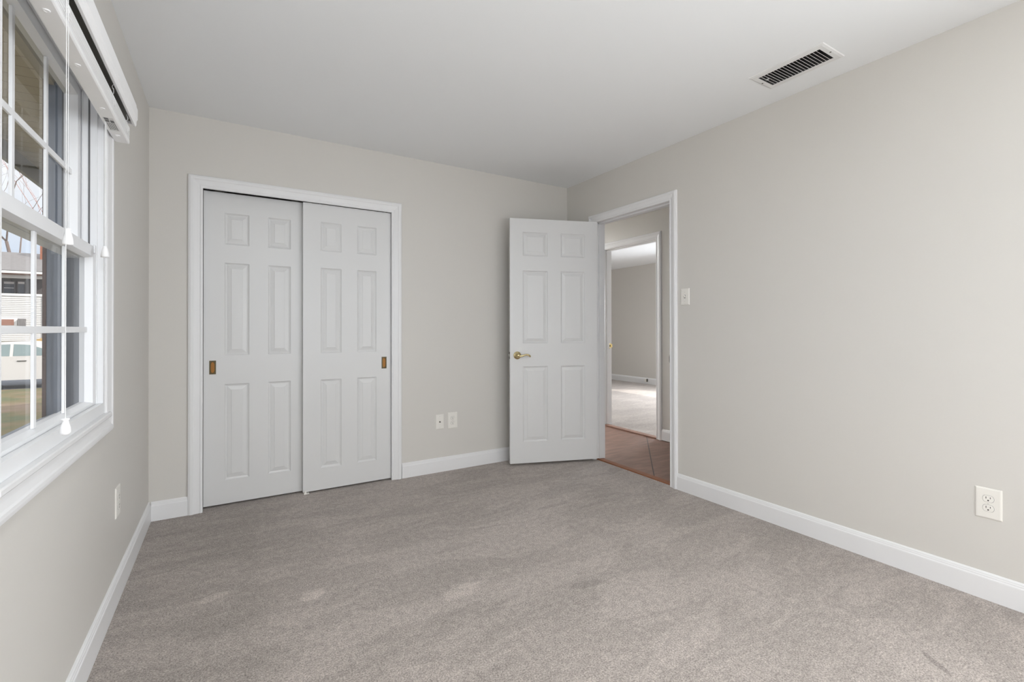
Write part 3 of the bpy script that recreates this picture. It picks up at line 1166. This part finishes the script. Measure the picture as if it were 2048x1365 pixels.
def pear(mb, x, y, ztop, h, r):
    mb.lathe([(0.0, 0.0), (r * 0.7, h * 0.02), (r, h * 0.18), (r * 0.92, h * 0.42), (r * 0.62, h * 0.72), (r * 0.55, h * 0.86), (r * 0.78, h * 0.90), (r * 0.72, h * 0.97), (0, h)],
             (x, y, ztop - h), (0, 0, 1), 18)


for (y, zt, kind, nm) in ((-1.946, 1.371, 0, 'tilt_cord'), (-1.962, 0.919, 1, 'tilt_cord')):
    mb = MB()
    mb.tube([(0.0715, y, 1.96), (0.0716, y, 1.7), (0.0714, y, 1.5), (0.0715, y, zt)], 0.0007, 6)
    cd_ = bpart(mb, nm, CORD)
    mb = MB()
    (tassel if kind == 0 else pear)(mb, 0.0715, y, zt, 0.040, 0.0105)
    bpart(mb, 'tassel', BLIND, cd_, smooth=True)
mb = MB()
LX, LY = 0.0275, -1.296
mb.tube([(LX, LY - 0.006, 1.90), (LX, LY - 0.006, 1.6), (LX, LY - 0.001, 1.424)], 0.0008, 6)
mb.tube([(LX, LY + 0.004, 1.90), (LX, LY + 0.004, 1.62), (LX + 0.001, LY + 0.013, 1.52), (LX + 0.001, LY + 0.012, 1.48), (LX, LY + 0.001, 1.424)], 0.0008, 6)
mb.tube([(LX + 0.002, LY + 0.010, 1.90), (LX + 0.001, LY - 0.002, 1.60), (LX, LY, 1.424)], 0.0008, 6)
lc = bpart(mb, 'lift_cord', CORD)
mb = MB()
tassel(mb, LX, LY, 1.424, 0.041, 0.0125)
bpart(mb, 'tassel', BLIND, lc, smooth=True)

# ------------------------------------------------------------------ outside
GZ = -0.75
mb = MB()
mb.box(-60, 8, -12, 17.2, GZ - 0.3, GZ)
struct(mb.build('lawn', LAWN), 'patchy green and brown winter lawn outside the window', 'lawn')
mb = MB()
mb.box(-60, 20, 17.2, 25.5, GZ - 0.3, GZ - 0.05)
struct(mb.build('road', ASPH), 'grey asphalt road beyond the lawn', 'road')
mb = MB()
mb.prism([(25.5, GZ - 0.3), (25.5, GZ), (30.6, 0.50), (75.0, 0.50), (75.0, GZ - 0.3)], 0, -60, 20)
struct(mb.build('lawn_across', LAWN), 'lawn rising towards the white house across the road', 'lawn')

# eave over the window
EX = -0.985
ev = empty('roof_eave', (-0.15, 0, 2.5))
struct(ev, 'beige soffit and grey fascia of the roof above the window outside', 'eave')
mb = MB()
y = -6.0
while y < 9.0:
    mb.box(EX + 0.15, 0.02, y, y + 0.114, 0.0, 0.014)
    mb.box(EX + 0.15, 0.02, y + 0.114, y + 0.124, 0.012, 0.014)
    y += 0.124
mb.build('soffit', SOFFIT, ev)
mb = MB()
mb.box(EX + 0.15 - 0.03, EX + 0.15, -6, 9, -0.125, 0.16)
mb.build('fascia', FASCIA, ev)
mb = MB()
mb.box(EX + 0.15, 0.0, -6, 9, 0.03, 0.05)
mb.box(-0.02, 0.02, -6, 9, -0.06, 0.0)
mb.build('frieze', BEIGE, ev)
mb = MB()
mb.poly([(EX - 0.05, -6, 2.66), (4.2, -6, 4.6), (4.2, 9, 4.6), (EX - 0.05, 9, 2.66)])
mb.poly([(4.2, -6, 4.6), (9.4, -6, 2.66), (9.4, 9, 2.66), (4.2, 9, 4.6)])
struct(mb.build('roof', SHINGLE), 'shingled roof over the bedroom', 'roof')

# house across the road
HYF, HZ0 = 31.2, 0.50
hs = empty('house', (-8.0, HYF, HZ0))
tag(hs, 'white sided house with grey roof across the road, seen through the lower sash', 'house')


def hbox(m, *b):
    m.box(b[0] + 8.0, b[1] + 8.0, b[2] - HYF, b[3] - HYF, b[4] - HZ0, b[5] - HZ0)


HX0, HX1 = -24.0, -8.03
mb = MB()
hbox(mb, HX0, HX1, HYF, HYF + 1.8, HZ0, 2.92)
hbox(mb, HX0, HX1, HYF + 1.85, HYF + 6.8, HZ0, 4.1)
zz = HZ0 + 0.03
while zz < 2.85:
    mb.prism([(-0.020, zz - HZ0), (0.0, zz - HZ0), (0.0, zz - HZ0 + 0.09)], 0, HX0 + 8.0, HX1 + 8.0)
    zz += 0.097
mb.build('wall', SIDING, hs)
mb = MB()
hbox(mb, HX0, HX1, HYF + 1.78, HYF + 1.84, 2.93, 4.05)  # porch shade painted on as a dark sheet
mb.build('porch_shade_panel', PORCHDARK, hs)
mb = MB()
hbox(mb, HX0 - 0.3, HX1 + 0.3, HYF - 0.55, HYF - 0.42, 4.06, 4.19)
hbox(mb, HX0, HX1, HYF - 0.08, HYF + 0.12, 3.84, 4.00)
hbox(mb, HX0, HX1, HYF - 0.05, HYF, 2.90, 3.02)
hbox(mb, HX1 - 0.13, HX1 + 0.02, HYF - 0.07, HYF + 0.07, HZ0, 3.84)
mb.build('eave_trim', HTRIM, hs)
mb = MB()
hbox(mb, HX0, HX1, HYF - 0.42, HYF + 1.8, 4.01, 4.06)
es = mb.build('eave_soffit', GDOOR, hs)
mb = MB()
mb.prism([(-0.55, 4.17 - HZ0), (4.5, 5.62 - HZ0), (9.0, 4.17 - HZ0), (9.0, 4.27 - HZ0), (4.5, 5.72 - HZ0), (-0.55, 4.20 - HZ0)], 0, HX0 - 0.4 + 8.0, HX1 + 0.4 + 8.0)
mb.build('roof', SHINGLE, hs)
mb = MB()
hbox(mb, -8.97, -8.55, HYF + 2.8, HYF + 3.6, 4.8, 6.7)
mb.build('chimney', CHIM, hs)
for (x0, x1, z0, z1) in ((-10.13, -9.74, 3.08, 3.76), (-9.58, -9.33, 2.95, 3.78)):
    mb = MB()
    hbox(mb, x0 - 0.04, x1 + 0.04, HYF + 1.74, HYF + 1.78, z0 - 0.04, z1 + 0.04)
    wf = mb.build('window', SHINGLE, hs)
    mb = MB()
    hbox(mb, x0, x1, HYF + 1.71, HYF + 1.74, z0, z1 - 0.12)
    mb.build('pane', HGLASS, wf)
    mb = MB()
    hbox(mb, x0, x1, HYF + 1.71, HYF + 1.74, z1 - 0.12, z1)
    mb.build('shade', HTRIM, wf)
    if x0 < -10:
        mb = MB()
        hbox(mb, x0, x1, HYF + 1.70, HYF + 1.71, (z0 + z1) / 2 - 0.02, (z0 + z1) / 2 + 0.02)
        mb.build('meeting_rail', HTRIM, wf)
mb = MB()
hbox(mb, -9.78, -9.13, HYF - 0.06, HYF, 1.26, 1.74)
wf = mb.build('window', HTRIM, hs)
mb = MB()
hbox(mb, -9.70, -9.24, HYF - 0.08, HYF - 0.06, 1.35, 1.66)
mb.build('pane', GDOOR, wf)
mb = MB()
hbox(mb, -9.05, -8.80, HYF - 0.25, HYF, 1.33, 1.70)
mb.build('utility_box', SHINGLE, hs)

# parked car
cx, cy = -5.30, 18.58
car = empty('car', (cx, cy, GZ - 0.05))
tag(car, 'white car parked on the road in front of the white house', 'car')
body = [(-2.3, 0.34), (-2.34, 0.66), (-2.25, 0.94), (-1.85, 1.06), (-1.35, 1.36), (-0.85, 1.50), (-0.1, 1.53), (0.18, 1.50), (0.60, 1.33), (1.15, 1.07),
        (1.6, 1.00), (2.15, 0.88), (2.33, 0.70), (2.33, 0.34), (2.1, 0.30), (-2.1, 0.30)]
mb = MB()
st = []
for yy, k in ((-0.88, 0.97), (-0.80, 1.0), (0.80, 1.0), (0.88, 0.97)):
    st.append([(x * (k if z > 0.9 else 1), yy * (1 if z < 1.05 else 1 - 0.28 * (z - 1.05)), 0.30 + (z - 0.30) * (0.985 if k < 1 else 1)) for x, z in body])
mb.sweep(st)
mb.build('body', CARP, car)
for pts in ([(-1.48, 1.09), (-1.16, 1.33), (-0.80, 1.43), (-0.30, 1.45), (-0.30, 1.07)], [(-0.22, 1.07), (-0.22, 1.45), (0.12, 1.43), (0.50, 1.29), (0.98, 1.07)]):
    for sgn in (-1, 1):
        mb = MB()
        mb.sweep([[(x, sgn * (0.872 * (1 - 0.28 * max(0, z - 1.05)) + t), z) for x, z in pts] for t in (0.0, 0.012)])
        mb.build('side_window', CARG, car)
mb = MB()
mb.box(-0.12, 0.10, -0.905, -0.875, 0.90, 0.925, bevel=0.006)
mb.build('door_handle', STEEL, car)
for wx in (-1.45, 1.45):
    for wy in (-0.86, 0.66):
        mb = MB()
        mb.lathe([(0.0, 0.0), (0.20, 0.0), (0.30, 0.0), (0.325, 0.03), (0.325, 0.18), (0.30, 0.21), (0.0, 0.21)], (wx, wy, 0.325), (0, 1, 0), 24)
        mb.build('wheel', TYRE, car)
mb = MB()
mb.lathe([(1.3, 0.0), (1.2, 0.3), (0.95, 0.55), (0.5, 0.72), (0.15, 0.78), (0.0, 0.785)], (-7.0, 28.6, 0.0), (0, 0, 1), 24)
tag(mb.build('shrub', STRAW, smooth=True), 'low straw coloured shrub behind the parked car', 'shrub')


# bare trees
def tree(name, base, height, spread, seed, m, label, r0=0.16, levels=5):
    rnd_ = random.Random(seed)
    mb_ = MB()

    def grow(p, d, ln, r, lv):
        pts, rs = [p], [r]
        q = p
        dd = d
        for i in range(3):
            dd = (dd + Vector((rnd_.uniform(-.18, .18), rnd_.uniform(-.18, .18), rnd_.uniform(-.05, .16)))).normalized()
            q = q + dd * ln / 3
            pts.append(q)
            rs.append(r * (1 - 0.15 * (i + 1)))
        mb_.tube(pts, rs, 6 if lv > 2 else 4)
        if lv == 0:
            return
        for i in range(3 if lv > 2 else 2):
            a = rnd_.uniform(0, 2 * math.pi)
            nd = (dd + spread * Vector((math.cos(a), math.sin(a), rnd_.uniform(-0.1, 0.6)))).normalized()
            grow(q if i else pts[2], nd, ln * rnd_.uniform(0.62, 0.82), rs[-1] * 0.68, lv - 1)
    grow(Vector((0, 0, 0)), Vector((0, 0, 1)), height * 0.33, r0, levels)
    o = mb_.build(name, m, loc=base)
    return tag(o, label, 'tree')


tree('tree', (-14.7, 52.0, 0.5), 25.0, 0.75, 3, BARK, 'bare brown tree with a forked trunk rising behind the roof of the white house', 0.19)
tree('tree', (-13.1, 56.0, 0.5), 29.0, 0.40, 11, REDBARK, 'bare reddish tree against the pale sky in the upper sash', 0.07, 5)
tree('tree', (-21.0, 66.0, 0.5), 33.0, 0.7, 21, BARK, 'bare tree left of the reddish one, its thin branches against the sky', 0.08, 5)
